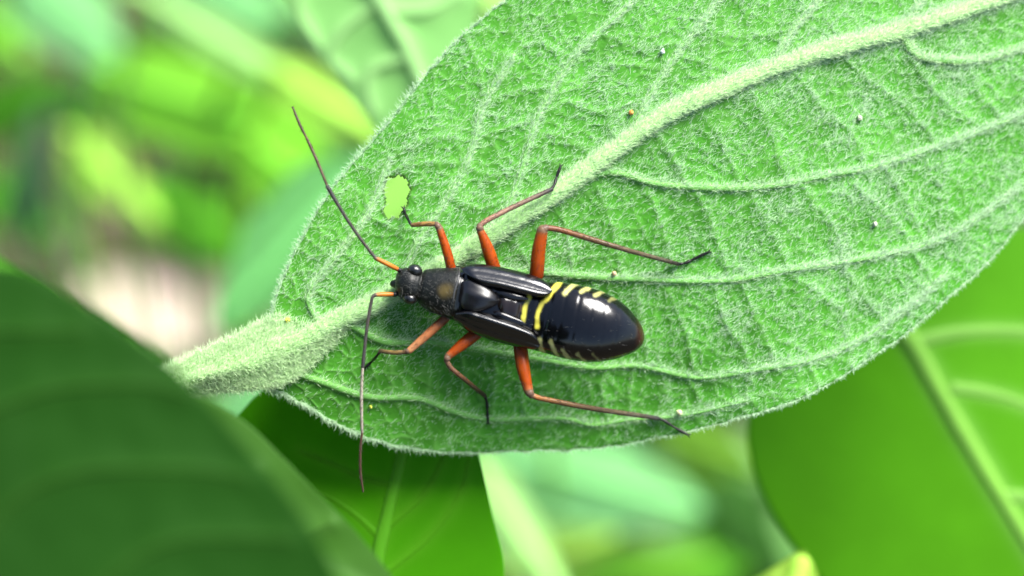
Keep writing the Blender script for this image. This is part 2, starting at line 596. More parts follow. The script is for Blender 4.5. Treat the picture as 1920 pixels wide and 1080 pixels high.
TER = [
    [(1253, 544), (1272, 590), (1289, 629), (1300, 690)], [(1342, 540), (1364, 611), (1395, 655), (1405, 690)],
    [(1391, 535), (1435, 629), (1449, 664), (1455, 685)], [(1475, 509), (1547, 558), (1591, 598), (1591, 647)],
    [(1578, 495), (1627, 567), (1653, 598), (1650, 612)], [(1707, 470), (1742, 513), (1735, 545)],
    [(1600, 345), (1660, 400), (1700, 440), (1705, 465)], [(1500, 345), (1560, 420), (1585, 490)], [(1400, 352), (1450, 440), (1480, 505)],
    [(1300, 350), (1340, 430), (1370, 525)], [(1210, 345), (1240, 420), (1265, 522)], [(1120, 350), (1150, 430), (1165, 520)],
    [(1050, 360), (1060, 430), (1075, 515)], [(960, 430), (975, 470), (1000, 510)],
    [(1190, 690), (1180, 740), (1186, 786)], [(1290, 705), (1310, 745), (1305, 778)], [(1410, 697), (1400, 740), (1415, 752)],
    [(1075, 690), (1074, 740), (1070, 784)], [(985, 672), (975, 720), (985, 786)], [(925, 660), (928, 710), (922, 785)],
    [(800, 645), (806, 700), (800, 750)], [(720, 642), (735, 690), (730, 745)], [(860, 650), (868, 690), (862, 770)],
    [(1140, 690), (1130, 720), (1138, 790)], [(1240, 693), (1250, 740), (1238, 782)],
    [(1730, 465), (1760, 420), (1770, 330), (1775, 270)], [(1660, 310), (1700, 380), (1735, 458)],
    [(1480, 120), (1540, 200), (1600, 250), (1625, 312)], [(1400, 150), (1440, 230), (1480, 345)], [(1300, 190), (1350, 260), (1390, 350)],
    [(1220, 235), (1260, 290), (1290, 348)], [(1570, 95), (1640, 160), (1700, 200), (1760, 272)], [(1700, 100), (1760, 180), (1840, 240)],
    [(1810, 115), (1840, 170), (1880, 225)], [(870, 60), (900, 130), (905, 195)],
    [(1008, 222), (1060, 190), (1120, 210), (1215, 185)], [(1030, 180), (1090, 160), (1140, 120), (1250, 130)],
    [(1082, 100), (1120, 60), (1200, 90), (1290, 75)], [(975, 330), (1020, 300), (1070, 320)], [(990, 280), (1040, 250), (1120, 300)],
    [(840, 370), (900, 390), (960, 370)], [(870, 310), (930, 330), (985, 300)], [(890, 260), (950, 240), (1008, 222)], [(905, 195), (970, 170), (1040, 165)],
    [(690, 400), (740, 430), (800, 430)], [(715, 340), (760, 310), (870, 305)], [(640, 470), (690, 500), (770, 490)], [(730, 300), (790, 260), (890, 265)],
    [(585, 545), (640, 560), (660, 590)], [(780, 460), (830, 450), (880, 465)], [(1100, 90), (1160, 20), (1140, -40)],
    [(1267, 104), (1330, 120), (1400, 145)], [(1312, 48), (1380, 70), (1488, 55)], [(940, 120), (1000, 80), (1075, 110)],
    [(960, 110), (1010, 30), (1060, -20)], [(1000, 520), (1010, 570), (1030, 670)], [(1110, 520), (1120, 600), (1130, 688)], [(1190, 524), (1205, 600), (1215, 687)],
    [(1690, 585), (1640, 640), (1620, 675)], [(1511, 678), (1530, 710), (1520, 738)], [(1600, 645), (1590, 680), (1600, 690)],
    [(1340, 175), (1330, 100), (1345, 10)], [(1160, 280), (1150, 230), (1215, 185)], [(1430, 130), (1400, 60), (1420, 0)], [(1560, 95), (1570, 30), (1620, -60)],
]


def macro_main(X, Y, sd):
    up, lo = np.clip(-sd, 0, None), np.clip(sd, 0, None)
    base = 1 - sm(1000, 1500, X)
    z = -0.07 * up - 0.04 * lo * (1 - base) - 0.24 * lo * base
    z = z - 0.00014 * np.clip(X - 1150, 0, None) ** 2
    z = z - 0.00022 * lo ** 2 * base - 0.00008 * up ** 2
    return z


HOLE = [(727, 331), (737, 334), (747, 328), (758, 333), (764, 342), (769, 356), (762, 373), (764, 383), (753, 396), (747, 409), (736, 405), (729, 411), (718, 396), (725, 378), (720, 356)]
LF = Leaf(ST, SEC, 0.0, macro_main, 520, 300, TER, 0.5, 30.0, 9.0, 2.5, 11, 24.0)
leaf = thing('felted_leaf', 'large pale green felted leaf with a chewed hole carrying the black insect', 'leaf', AT([505, 658, -10]))
blade = LF.build(leaf, M_BLADE, HOLE, 0.008)
tag(blade, 'downy green blade with ladder-like veins and one chewed hole')
mid_line = [m for _, m, _ in ST[:-1]]
midrib, MIDV = LF.vein_mesh(mid_line, 17, 12, 8.5, 5, leaf, M_VEIN, 'midrib', 160, 16, 0.7)
side_veins = []
for i, v in enumerate(SEC):
    w, up = (7.5, 3.4) if i > 5 else (5.0, 2.0)
    o, vv = LF.vein_mesh(v, w, 3.0, up, 1.2, leaf, M_SIDE, 'side_vein', 70, 10, 0.35)
    side_veins.append(vv)

# leaf stalk, a broad felted stalk that runs under the dark leaf to the stem
PU = [(660, 584), (580, 612), (528, 594), (495, 604), (455, 625), (400, 652), (345, 676), (280, 712), (200, 765), (110, 850)]
PL = [(660, 606), (585, 680), (545, 712), (520, 722), (480, 730), (430, 733), (375, 739), (320, 768), (250, 825), (165, 910)]


def stalk_loft():
    n, k = 90, 44
    u, l = cat(PU, n), cat(PL, n)
    t = np.linspace(0, 1, n)
    zc = np.interp(t, [0, .15, .3, .5, 1], [-8, -9, -8, -8, -24])
    hz = np.interp(t, [0, .15, .3, .45, 1], [5, 9, 15, 19, 24])
    th = np.linspace(0, 2 * np.pi, k, endpoint=False)
    c, h = (u + l) / 2, (u - l) / 2
    x = np.cos(th)
    y = np.sin(th)
    ridge = np.where(y > 0, 0.55 * np.exp(-((x + 0.12) / 0.30) ** 2) * np.clip(y, 0, 1), 0)
    V = np.zeros((n, k, 3))
    V[..., :2] = c[:, None] + h[:, None] * x[None, :, None]
    V[..., 2] = zc[:, None] + hz[:, None] * (y * 0.55 + 1.7 * ridge)[None, :]
    return V


PV = stalk_loft()
mk('leaf_stalk', AT(PV.reshape(-1, 3)), grid_faces(90, 44, True), M_VEIN, leaf, {'vein': np.full(90 * 44, 0.6)})


# hairs of the felt
def gauss_dir(n, lean, spread, lift):
    d = rng.normal(size=(n, 3)) * spread
    d[:, 2] = np.abs(d[:, 2]) * 0.6 + lift
    d[:, :2] += lean
    return unit(d)


def blade_hairs(n_try):
    G = LF.G
    iu = rng.random(n_try) * (LF.nu - 1.001)
    iv = rng.random(n_try) * (LF.nv - 1.001)
    a, b = iu.astype(int), iv.astype(int)
    fu, fv = (iu - a)[:, None], (iv - b)[:, None]
    q = (G[a, b] * (1 - fu) + G[a + 1, b] * fu) * (1 - fv) + (G[a, b + 1] * (1 - fu) + G[a + 1, b + 1] * fu) * fv
    area = np.abs(np.cross(G[a + 1, b] - G[a, b], G[a, b + 1] - G[a, b]))
    keep = (q[:, 0] > 440) & (q[:, 0] < 2120) & (q[:, 1] > -150) & (rng.random(n_try) < area / 16.0)
    q = q[keep]
    z, vein = LF.surface(q[:, 0], q[:, 1])
    patch = 0.5 + 0.5 * LF.nz(q[:, 0] / 45 + 31, q[:, 1] / 45)
    low = sm(560, 720, q[:, 1]) * (1 - sm(1000, 1350, q[:, 0]))
    dens = 0.04 + 0.17 * patch ** 2 + 0.46 * sm(0.22, 0.8, vein)
    dens *= (1 - 0.70 * low) * (1 + 0.7 * sm(1100, 1800, q[:, 0]) * (1 - 0.5 * sm(450, 750, q[:, 1])))
    k = (rng.random(len(q)) < dens) & ~inside(q[:, 0], q[:, 1], HOLE)
    q, z, vein = q[k], z[k], vein[k]
    P = np.column_stack([q, z])
    n = len(P)
    d = gauss_dir(n, np.array([0.50, -0.52]), 0.34, 0.22)
    curl = unit(rng.normal(size=(n, 3)) * 0.6 + np.array([0.4, -0.4, -0.25]))
    ln = rng.uniform(4, 10.5, n) * (1 + 0.3 * vein)
    return hair_mesh(P, d, ln, rng.uniform(0.26, 0.50, n), curl), n


(hv, hf), nh = blade_hairs(1100000)
o = mk('downy_hairs', AT(hv), hf, M_HAIR, leaf, smooth=True)
tag(o, 'short white silky down', kind='stuff')
print('blade hairs', nh)


def hairs_on(V, n, lean, ln, rad, top_only=True):
    """hairs on a lofted tube V (stations, ring, 3)"""
    a = rng.integers(0, V.shape[0] - 1, n * 3)
    b = rng.integers(0, V.shape[1], n * 3)
    b2 = (b + 1) % V.shape[1]
    fu, fv = rng.random((n * 3, 1)), rng.random((n * 3, 1))
    p = (V[a, b] * (1 - fu) + V[a + 1, b] * fu) * (1 - fv) + (V[a, b2] * (1 - fu) + V[a + 1, b2] * fu) * fv
    c = V[a].mean(1)
    nr = unit(p - c)
    area = np.linalg.norm(np.cross(V[a + 1, b] - V[a, b], V[a, b2] - V[a, b]), axis=1)
    k = (nr[:, 2] > -0.35) & (rng.random(n * 3) < area / np.percentile(area, 75))
    p, nr = p[k][:n], nr[k][:n]
    m = len(p)
    d = unit(nr * 0.40 + rng.normal(size=(m, 3)) * 0.40 + np.array([*lean, 0]))
    d[:, 2] = np.where((d[:, 2] < -0.1) & (nr[:, 2] > 0), -d[:, 2], d[:, 2])
    curl = unit(rng.normal(size=(m, 3)) + np.array([*lean, -0.2]))
    return hair_mesh(p, d, rng.uniform(*ln, m), rng.uniform(*rad, m), curl)


parts = [hairs_on(MIDV[:150], 17000, (0.65, -0.55), (6, 13), (0.28, 0.52)), hairs_on(PV[:68], 22000, (0.35, -0.35), (7, 18), (0.26, 0.50))]
for i, vv in enumerate(side_veins):
    parts.append(hairs_on(vv, (850 if i < 9 else 420) if i > 5 else 450, (0.5, -0.4), (5, 12), (0.26, 0.50)))
off, vs, fs = 0, [], []
for v, f in parts:
    vs.append(v); fs.append(f + off); off += len(v)
o = mk('vein_hairs', AT(np.vstack(vs)), np.vstack(fs), M_HAIR_V, leaf)
tag(o, 'dense pale down along the veins and stalk', kind='stuff')


def fringe(n):
    """hairs standing out from the rim"""
    out = []
    for E, nb in ((LF.G[:, 0], LF.G[:, 6]), (LF.G[:, -1], LF.G[:, -7])):
        i = rng.integers(0, len(E) - 1, n)
        f = rng.random((n, 1))
        p = E[i] * (1 - f) + E[i + 1] * f
        o2 = unit(E[i] - nb[i])
        k = (p[:, 0] < 2000) & (p[:, 1] > -80)
        p, o2 = p[k], o2[k]
        m = len(p)
        z, _ = LF.surface(p[:, 0], p[:, 1])
        d = unit(np.column_stack([o2 * 0.6, np.full(m, 0.2)]) + rng.normal(size=(m, 3)) * 0.5)
        curl = unit(rng.normal(size=(m, 3)))
        near_base = 1 + 0.6 * (p[:, 0] < 800)
        out.append(hair_mesh(np.column_stack([p, z]), d, rng.uniform(4, 10, m) * near_base, rng.uniform(0.28, 0.52, m), curl))
    (a, fa), (b, fb) = out
    return np.vstack([a, b]), np.vstack([fa, fb + len(a)])


fv_, ff_ = fringe(4200)
o = mk('fringe_hairs', AT(fv_), ff_, M_HAIR, leaf)
tag(o, 'fine white fringe along the leaf rim', kind='stuff')


# ------------------------------------------------------------------ the insect
def leaf_z(px, py):
    z, _ = LF.surface(np.array([[float(px)]]), np.array([[float(py)]]))
    return float(z[0, 0])


BZ = 6.0
bug = thing('plant_bug_nymph', 'black plant bug nymph with orange legs and yellow bands on the felted leaf', 'insect', AT([980, 585, BZ]))
BLACK, DULL = (0.0018, 0.0018, 0.0022), (0.006, 0.007, 0.006)
YEL, BROWN = (0.50, 0.46, 0.06), (0.030, 0.011, 0.005)

# stations: upper silhouette, lower silhouette, top height, bottom height
BODY = [
    ((741, 524), (740, 538), 40, 30), ((745, 512), (743, 550), 53, 22), ((756, 503), (752, 560), 64, 17), ((772, 503), (765, 564), 68, 15),
    ((786, 508), (777, 564), 64, 15), ((792, 510), (783, 565), 61, 16), ((798, 506), (788, 572), 65, 15), ((820, 503), (806, 584), 72, 13),
    ((845, 502), (828, 592), 77, 12), ((861, 502), (844, 598), 79, 12), ((866, 504), (849, 600), 72, 12), ((890, 499), (868, 612), 74, 12),
    ((940, 507), (905, 628), 76, 11), ((985, 517), (950, 643), 74, 11), ((1018, 528), (988, 653), 76, 11), ((1052, 529), (1022, 662), 88, 11),
    ((1090, 535), (1062, 673), 98, 11), ((1131, 547), (1108, 679), 98, 12), ((1166, 567), (1150, 674), 88, 14), ((1191, 592), (1185, 662), 70, 18),
    ((1203, 611), (1202, 650), 56, 22), ((1208, 625), (1207, 641), 43, 28)]
BANDS = [([(992, 557), (985, 575), (981, 602)], 4.8, 1.0),
         ([(1052, 529), (1040, 540), (1029, 555), (1013, 574), (1008, 592), (1007, 613)], 5.0, 1.0),
         ([(1082, 531), (1068, 540), (1058, 550)], 5.2, 0.85), ([(1108, 537), (1096, 544), (1089, 548)], 4.6, 0.7),
         ([(1132, 546), (1121, 551), (1116, 554)], 4.2, 0.5), ([(1155, 559), (1146, 562), (1142, 565)], 3.6, 0.3),
         ([(1012, 637), (1013, 648), (1018, 662)], 5.4, 0.9), ([(1033, 641), (1037, 652), (1045, 668)], 4.8, 0.85),
         ([(1055, 657), (1062, 666), (1070, 676)], 4.4, 0.7), ([(1083, 664), (1090, 672), (1098, 680)], 3.8, 0.55), ([(1112, 664), (1118, 671), (1126, 679)], 3.0, 0.25)]


def body():
    n, k = 420, 112
    U, L = cat([b[0] for b in BODY], n), cat([b[1] for b in BODY], n)
    zt, zb = cat([[b[2]] for b in BODY], n)[:, 0], cat([[b[3]] for b in BODY], n)[:, 0]
    c, h = (U + L) / 2, (U - L) / 2
    th = np.linspace(0, 2 * np.pi, k, endpoint=False)
    x = np.sign(np.cos(th)) * np.abs(np.cos(th)) ** 0.92
    y = np.sign(np.sin(th)) * np.abs(np.sin(th)) ** 0.95
    ax = c[:, 0]
    groove = np.zeros(n)
    for s0, w, a in ((790, 4, .05), (865, 3.0, .05), (1003, 3, .03), (1027, 3, .025), (1052, 3, .012), (1078, 3, .010), (1104, 3, .006), (1130, 3, .006), (1156, 3, .006)):
        groove += a * np.exp(-((ax - s0) / w) ** 2)
    zm = zb + (zt - zb) * 0.42
    V = np.zeros((n, k, 3))
    sc = (1 - groove)[:, None]
    V[..., :2] = c[:, None] + h[:, None] * (x[None, :] * (1 - 0.4 * groove)[:, None])[..., None]
    V[..., 2] = BZ + np.where(y > 0, zm[:, None] + (zt - zm)[:, None] * y * sc, zm[:, None] + (zm - zb)[:, None] * y)
    # slight lateral rim of the abdomen
    P = V.reshape(-1, 3)
    px, py = P[:, 0], P[:, 1]
    col = np.tile(np.array(BLACK), (len(P), 1))
    ab = sm(1188, 1208, px)[:, None]
    col = col * (1 - ab) + np.array(BROWN) * ab
    front = (1 - sm(862, 868, px + (py - 545) * 0.18))[:, None]
    col = col * (1 - front) + np.array(DULL) * front
    nz = Vnoise(21)
    up = (np.sin(th) > -0.35)[None, :].repeat(n, 0).ravel()
    for line, w, a in BANDS:
        d = seg_dist(px, py, [cat(line, 14)]) + 1.5 * nz(px / 6, py / 6)
        m = ((1 - sm(w * 0.45, w * 1.2, d)) * a * up * (0.85 + 0.3 * nz(px / 9 + 5, py / 9)))[:, None]
        col = col * (1 - m) + np.array(YEL if a >= 0.95 else (0.50, 0.49, 0.17)) * m
    d = np.hypot((px - 836) * 0.8, (py - 545) * 0.85) + 2.0 * nz(px / 12, py / 12)
    m = ((1 - sm(1, 18, d)) * 0.60 * up)[:, None]
    col = col * (1 - m) + np.array((0.11, 0.080, 0.022)) * m
    d = np.hypot((px - 972) * 1.0, (py - 575) * 0.55) + 1.2 * nz(px / 5, py / 5)
    m = ((1 - sm(3, 7, d)) * 0.55 * up)[:, None]
    col = col * (1 - m) + np.array((0.16, 0.09, 0.05)) * m
    F = grid_faces(n, k, True)
    mats = (c[F[:, 0] // k, 0] < 855).astype(int)
    o = mk('body', AT(P), F, [M_GLOSS, M_MATT], bug, {'tint': col}, mats=mats)
    fr = V[8:int(n * 0.43)]
    v, f = hairs_on(fr, 700, (0.5, 0.1), (4, 8), (0.2, 0.34))
    v2, f2 = hairs_on(V[int(n * .62):n - 8], 160, (0.5, 0.1), (4, 8), (0.18, 0.3))
    tag(mk('body_fuzz', AT(np.vstack([v, v2])), np.vstack([f, f2 + len(v)]), M_FUZZ, bug), kind='stuff')
    return o


body()


def loft(name, rows, mat, tint, parent, n=90, k=36, sharp=0.8, ridges=()):
    """rows: edge a (x,y,z), edge b (x,y,z), crest height, belly depth"""
    A, Bq = cat([r[0] for r in rows], n), cat([r[1] for r in rows], n)
    hi, lo = cat([[r[2]] for r in rows], n)[:, 0], cat([[r[3]] for r in rows], n)[:, 0]
    th = np.linspace(0, 2 * np.pi, k, endpoint=False)
    x, y = np.cos(th), np.sin(th)
    yy = np.sign(y) * np.abs(y) ** sharp
    c, h = (A + Bq) / 2, (A - Bq) / 2
    V = c[:, None] + h[:, None] * x[None, :, None]
    t = np.linspace(0, 1, n)
    z = np.where(yy > 0, hi[:, None] * yy, lo[:, None] * yy)
    for pos, w, a in ridges:
        z = z + (np.sin(np.pi * np.clip(t, 0, 1)) ** 0.5)[:, None] * a * np.exp(-((x - pos) / w) ** 2)[None] * (yy > 0)
    V[..., 2] += z + BZ
    P = V.reshape(-1, 3)
    return mk(name, AT(P), grid_faces(n, k, True), mat, parent, {'tint': np.tile(np.array(tint), (len(P), 1))})


# wing pads: outer edge, inner edge
loft('wing_pad', [((864, 503, 66), (872, 514, 72), 4, 3), ((874, 497, 62), (892, 527, 78), 13, 8), ((895, 494, 58), (908, 535, 80), 15, 10), ((940, 501, 56), (938, 541, 80), 17, 10),
                  ((985, 512, 58), (975, 550, 82), 16, 10), ((1012, 521, 62), (1003, 556, 84), 13, 9), ((1027, 531, 68), (1020, 556, 84), 9, 7), ((1034, 541, 76), (1031, 551, 82), 4, 4), ((1036, 546, 79), (1034, 549, 80), 1, 1)],
     M_WING, (0.003, 0.003, 0.0036), bug, ridges=((-0.55, 0.16, 4.0), (0.25, 0.2, -2.0)))
loft('wing_pad', [((849, 598, 62), (856, 586, 70), 4, 3), ((862, 609, 58), (880, 583, 78), 12, 8), ((880, 622, 54), (903, 588, 80), 14, 10), ((918, 637, 52), (938, 598, 80), 16, 10),
                  ((958, 648, 54), (970, 609, 80), 15, 10), ((985, 653, 58), (992, 619, 80), 12, 9), ((1000, 655, 62), (1004, 628, 78), 9, 7), ((1009, 653, 68), (1010, 640, 74), 4, 4), ((1012, 649, 70), (1012, 645, 71), 1, 1)],
     M_WING, (0.003, 0.003, 0.0036), bug, ridges=((-0.6, 0.16, 4.0), (0.2, 0.2, -2.0)))
loft('scutellum', [((866, 528, 72), (860, 563, 72), 2, 4), ((880, 524, 74), (868, 578, 74), 9, 6), ((900, 530, 76), (886, 585, 76), 13, 6), ((918, 540, 76), (906, 583, 76), 13, 6), ((930, 551, 75), (922, 577, 75), 9, 5), ((938, 561, 74), (936, 569, 74), 2, 2)],
     M_SCUT, (0.004, 0.0035, 0.0042), bug, ridges=((0.1, 0.25, 2.5),))
loft('hind_wing_pad', [((930, 541, 74), (928, 549, 75), 1, 2), ((944, 543, 76), (940, 557, 78), 6, 4), ((968, 549, 78), (963, 563, 79), 7, 4), ((985, 556, 79), (982, 564, 79), 3, 3), ((991, 560, 78), (990, 562, 78), 1, 1)],
     M_GLOSS, (0.004, 0.004, 0.005), bug)
loft('hind_wing_pad', [((925, 583, 75), (922, 592, 74), 1, 2), ((938, 584, 78), (932, 597, 76), 6, 4), ((960, 592, 78), (954, 605, 77), 6, 4), ((978, 601, 78), (974, 611, 77), 3, 3), ((986, 607, 77), (984, 610, 77), 1, 1)],
     M_GLOSS, (0.004, 0.004, 0.005), bug)
loft('metanotum', [((936, 556, 74), (932, 574, 74), 2, 3), ((946, 555, 75), (940, 586, 75), 8, 4), ((958, 558, 75), (951, 592, 75), 7, 4), ((970, 562, 74), (964, 597, 74), 7, 4), ((977, 566, 73), (973, 598, 73), 2, 3)],
     M_GLOSS, (0.010, 0.007, 0.006), bug)

# highlight along the pronotum's hind edge, added as a thin pale-tinted ridge
v, f, t = tube([(862, 503, BZ + 52), (861, 512, BZ + 68), (858, 528, BZ + 77), (852, 548, BZ + 80), (849, 568, BZ + 75), (845, 590, BZ + 58)], [1.0, 1.5, 1.7, 1.6, 1.4, 1.0], 40, 10)
mk('pronotum_highlight', AT(v), f, M_GLOSS, bug, {'tint': np.tile(np.array((0.05, 0.05, 0.05)), (len(v), 1))})


def eye(cx, cy, cz, r, ang):
    n, k = 26, 36
    la, lo_ = np.linspace(0.02, np.pi - 0.02, n), np.linspace(0, 2 * np.pi, k, endpoint=False)
    a, b = np.meshgrid(la, lo_, indexing='ij')
    x, y, z = np.sin(a) * np.cos(b) * 1.12, np.sin(a) * np.sin(b) * 0.92, np.cos(a) * 1.05
    c, s = math.cos(ang), math.sin(ang)
    P = np.stack([cx + r * (x * c - y * s), cy + r * (x * s + y * c), BZ + cz + r * z], -1).reshape(-1, 3)
    mk('eye', AT(P), grid_faces(n, k, True), M_EYE, bug, {'tint': np.tile(np.array((0.005, 0.005, 0.005)), (len(P), 1))})


eye(778, 507, 52, 12.8, 0.25)
eye(768, 560, 50, 11.8, 0.25)
# snout below the head
v, f, t = tube([(752, 534, BZ + 34), (738, 532, BZ + 28), (742, 535, BZ + 14), (770, 545, BZ + 8)], [12, 7, 5, 3], 30, 12)
mk('snout', AT(v), f, M_MATT, bug, {'tint': np.tile(np.array(DULL), (len(v), 1))})

OR1, OR2, KNEE = (0.25, 0.039, 0.0005), (0.16, 0.019, 0.0005), (0.12, 0.07, 0.045)
TIB, TIB2, GREY, DARK = (0.14, 0.050, 0.016), (0.085, 0.052, 0.022), (0.065, 0.058, 0.035), (0.006, 0.006, 0.006)


def piece(name, pts, rad, stops, parent, mat=M_LEG, n=50, k=16):
    v, f, t = tube(pts, rad, n, k)
    TUBES.append(v.reshape(-1, k, 3))
    return mk(name, AT(v), f, mat, parent, {'tint': ramp(t, stops)})


TUBES = []


def bristles(parent, tubes, per, ln, rad, mat=None):
    vs, fs, off = [], [], 0
    for T in tubes:
        d = T[-5].mean(0) - T[4].mean(0)
        L = np.linalg.norm(d)
        d = d / (L + 1e-9)
        v, f = hairs_on(T[4:-4], max(6, int(per * L)), d[:2] * 0.5, ln, rad)
        vs.append(v); fs.append(f + off); off += len(v)
    tag(mk('bristles', AT(np.vstack(vs)), np.vstack(fs), mat or M_BRISTLE, parent), kind='stuff')



def leg(coxa, fem, fr, tib, tr, tar, fcol, tcol, knee_r):
    """coxa: hidden start; fem, tib, tar: measured paths x,y,z(above the leaf for the last points)"""
    TUBES.clear()
    root = piece('leg', [coxa, ((coxa[0] + fem[0][0]) / 2, (coxa[1] + fem[0][1]) / 2, (coxa[2] + fem[0][2]) / 2), fem[0]], [fr[0] * 0.8, fr[0] * 0.8, fr[0] * 0.75], [(0, OR2), (1, OR2)], bug, n=20)
    piece('femur', fem, fr, fcol, root)
    kp = fem[-1]
    piece('knee', [(kp[0], kp[1], kp[2] - 1), ((kp[0] + tib[0][0]) / 2, (kp[1] + tib[0][1]) / 2, (kp[2] + tib[0][2]) / 2 + 1), tib[0]], [knee_r, knee_r * 1.02, knee_r * 0.8], [(0, KNEE), (1, (0.10, 0.06, 0.04))], root, n=16)
    piece('tibia', tib, tr, tcol, root)
    bristles(root, [TUBES[1], TUBES[3]], 1.1, (3.5, 7.5), (0.22, 0.38))
    o = piece('tarsus', cat(tar, 9), [2.4, 2.9, 2.1, 2.8, 3.0, 2.0, 2.7, 2.8, 1.7], [(0, DARK), (1, DARK)], root)
    a, b = np.array(tar[-2], float), np.array(tar[-1], float)
    d = unit(b - a)
    for s in (-1, 1):
        q = np.array([-d[1], d[0], 0]) * s
        piece('claw', [b - d, b + d * 4 + q * 2.5, b + d * 6 + q * 3.5 - np.array([0, 0, 3])], [1.3, 1.0, 0.35], [(0, DARK), (1, DARK)], o, n=10, k=8)


FEM = [(0, OR2), (0.35, OR1), (0.85, OR1), (0.95, (0.24, 0.06, 0.01)), (1, (0.12, 0.07, 0.04))]
FEMD = [(0, (0.10, 0.018, 0.003)), (0.25, (0.22, 0.035, 0.003)), (0.45, OR1), (0.85, OR1), (0.97, (0.24, 0.07, 0.02)), (1, (0.12, 0.07, 0.04))]
FEMB = [(0, (0.14, 0.04, 0.012)), (0.5, (0.26, 0.09, 0.03)), (1, (0.30, 0.14, 0.06))]
Z = lambda x, y, h=0: leaf_z(x, y) + h
K = lambda h: BZ + h
leg((868, 545, K(22)), [(848, 512, K(32)), (838, 472, K(42)), (824, 428, K(46))], [9.2, 8.8, 6.8], [(818, 420, K(46)), (796, 420, K(38)), (773, 422, K(30))], [4.6, 4.8, 4.0],
    [(771, 421, K(29)), (765, 411, K(22)), (760, 400, Z(760, 400, 6)), (757, 391, Z(772, 391, 3))], FEM, [(0, (0.22, 0.13, 0.04)), (0.8, (0.20, 0.11, 0.03)), (1, (0.10, 0.07, 0.03))], 6.3)
leg((930, 552, K(22)), [(928, 508, K(30)), (915, 468, K(42)), (900, 430, K(50))], [12.5, 11.5, 6.8], [(899, 424, K(51)), (915, 412, K(46)), (965, 387, K(32)), (1034, 355, Z(1034, 355, 22))], [5.0, 5.0, 4.7, 4.0],
    [(1034, 354, Z(1034, 354, 22)), (1040, 345, Z(1040, 345, 17)), (1044, 331, Z(1044, 331, 13)), (1051, 312, Z(1051, 312, 10))], FEM, [(0, (0.14, 0.07, 0.05)), (0.3, (0.22, 0.115, 0.075)), (0.8, (0.15, 0.10, 0.07)), (1, (0.03, 0.03, 0.03))], 7.4)
leg((1010, 570, K(22)), [(1006, 515, K(32)), (1010, 470, K(48)), (1017, 432, K(58))], [13.5, 12.8, 10.6], [(1024, 427, K(59)), (1050, 431, K(54)), (1100, 446, K(42)), (1180, 470, K(24)), (1272, 495, Z(1272, 495, 7))], [5.5, 5.4, 5.4, 4.6, 3.8],
    [(1272, 495, Z(1272, 495, 6)), (1285, 493, Z(1285, 493, 5)), (1300, 486, Z(1300, 486, 4)), (1329, 472, Z(1329, 472, 3))], FEM, [(0, (0.12, 0.05, 0.03)), (0.3, TIB), (0.6, TIB2), (0.92, GREY), (1, DARK)], 8.2)
leg((862, 568, K(20)), [(835, 597, K(28)), (803, 626, K(34)), (768, 657, K(36))], [8.6, 8.2, 6.6], [(762, 660, K(36)), (738, 661, K(28)), (713, 658, K(14))], [4.2, 4.2, 3.6],
    [(713, 658, K(14)), (706, 668, K(6)), (696, 679, Z(696, 679, 5)), (685, 689, Z(685, 689, 3))], FEMB, [(0, (0.10, 0.06, 0.03)), (0.5, (0.16, 0.11, 0.035)), (1, (0.08, 0.06, 0.03))], 5.4)
leg((915, 590, K(20)), [(897, 622, K(26)), (868, 645, K(36)), (840, 668, K(42))], [12.0, 11.0, 6.8], [(837, 676, K(42)), (846, 690, K(38)), (873, 713, K(22)), (909, 742, Z(909, 742, 9))], [5.0, 4.6, 4.3, 3.9],
    [(909, 742, Z(909, 742, 8)), (913, 755, Z(913, 755, 6)), (914, 772, Z(914, 772, 4)), (915, 792, Z(915, 792, 3))], FEMD, [(0, (0.14, 0.08, 0.05)), (0.5, (0.10, 0.045, 0.02)), (1, (0.03, 0.02, 0.015))], 6.6)
leg((985, 600, K(20)), [(975, 645, K(26)), (981, 690, K(36)), (991, 733, K(40))], [13.2, 12.6, 8.8], [(996, 741, K(40)), (1020, 748, K(34)), (1107, 765, K(4)), (1232, 784, Z(1232, 784, 8))], [5.4, 5.0, 5.0, 4.2],
    [(1230, 784, Z(1230, 784, 7)), (1244, 788, Z(1244, 788, 6)), (1266, 802, Z(1266, 802, 6)), (1290, 815, Z(1285, 805, 5))], FEMD, [(0, (0.14, 0.09, 0.06)), (0.2, (0.26, 0.11, 0.03)), (0.6, TIB2), (0.9, GREY), (1, (0.03, 0.03, 0.03))], 8.0)


def antenna(segs):
    root = None
    TUBES.clear()
    for i, (pts, rad, stops) in enumerate(segs):
        if root is None:
            root = piece('antenna', [pts[0], tuple(np.array(pts[0]) * 0.9 + np.array(pts[1]) * 0.1)], [5.0, 4.8], [(0, DARK), (1, DARK)], bug, n=10, k=12)
        piece('antenna_segment', pts, rad, stops, root, n=40, k=12)
    bristles(root, TUBES[2:], 1.0, (3, 6), (0.2, 0.32))


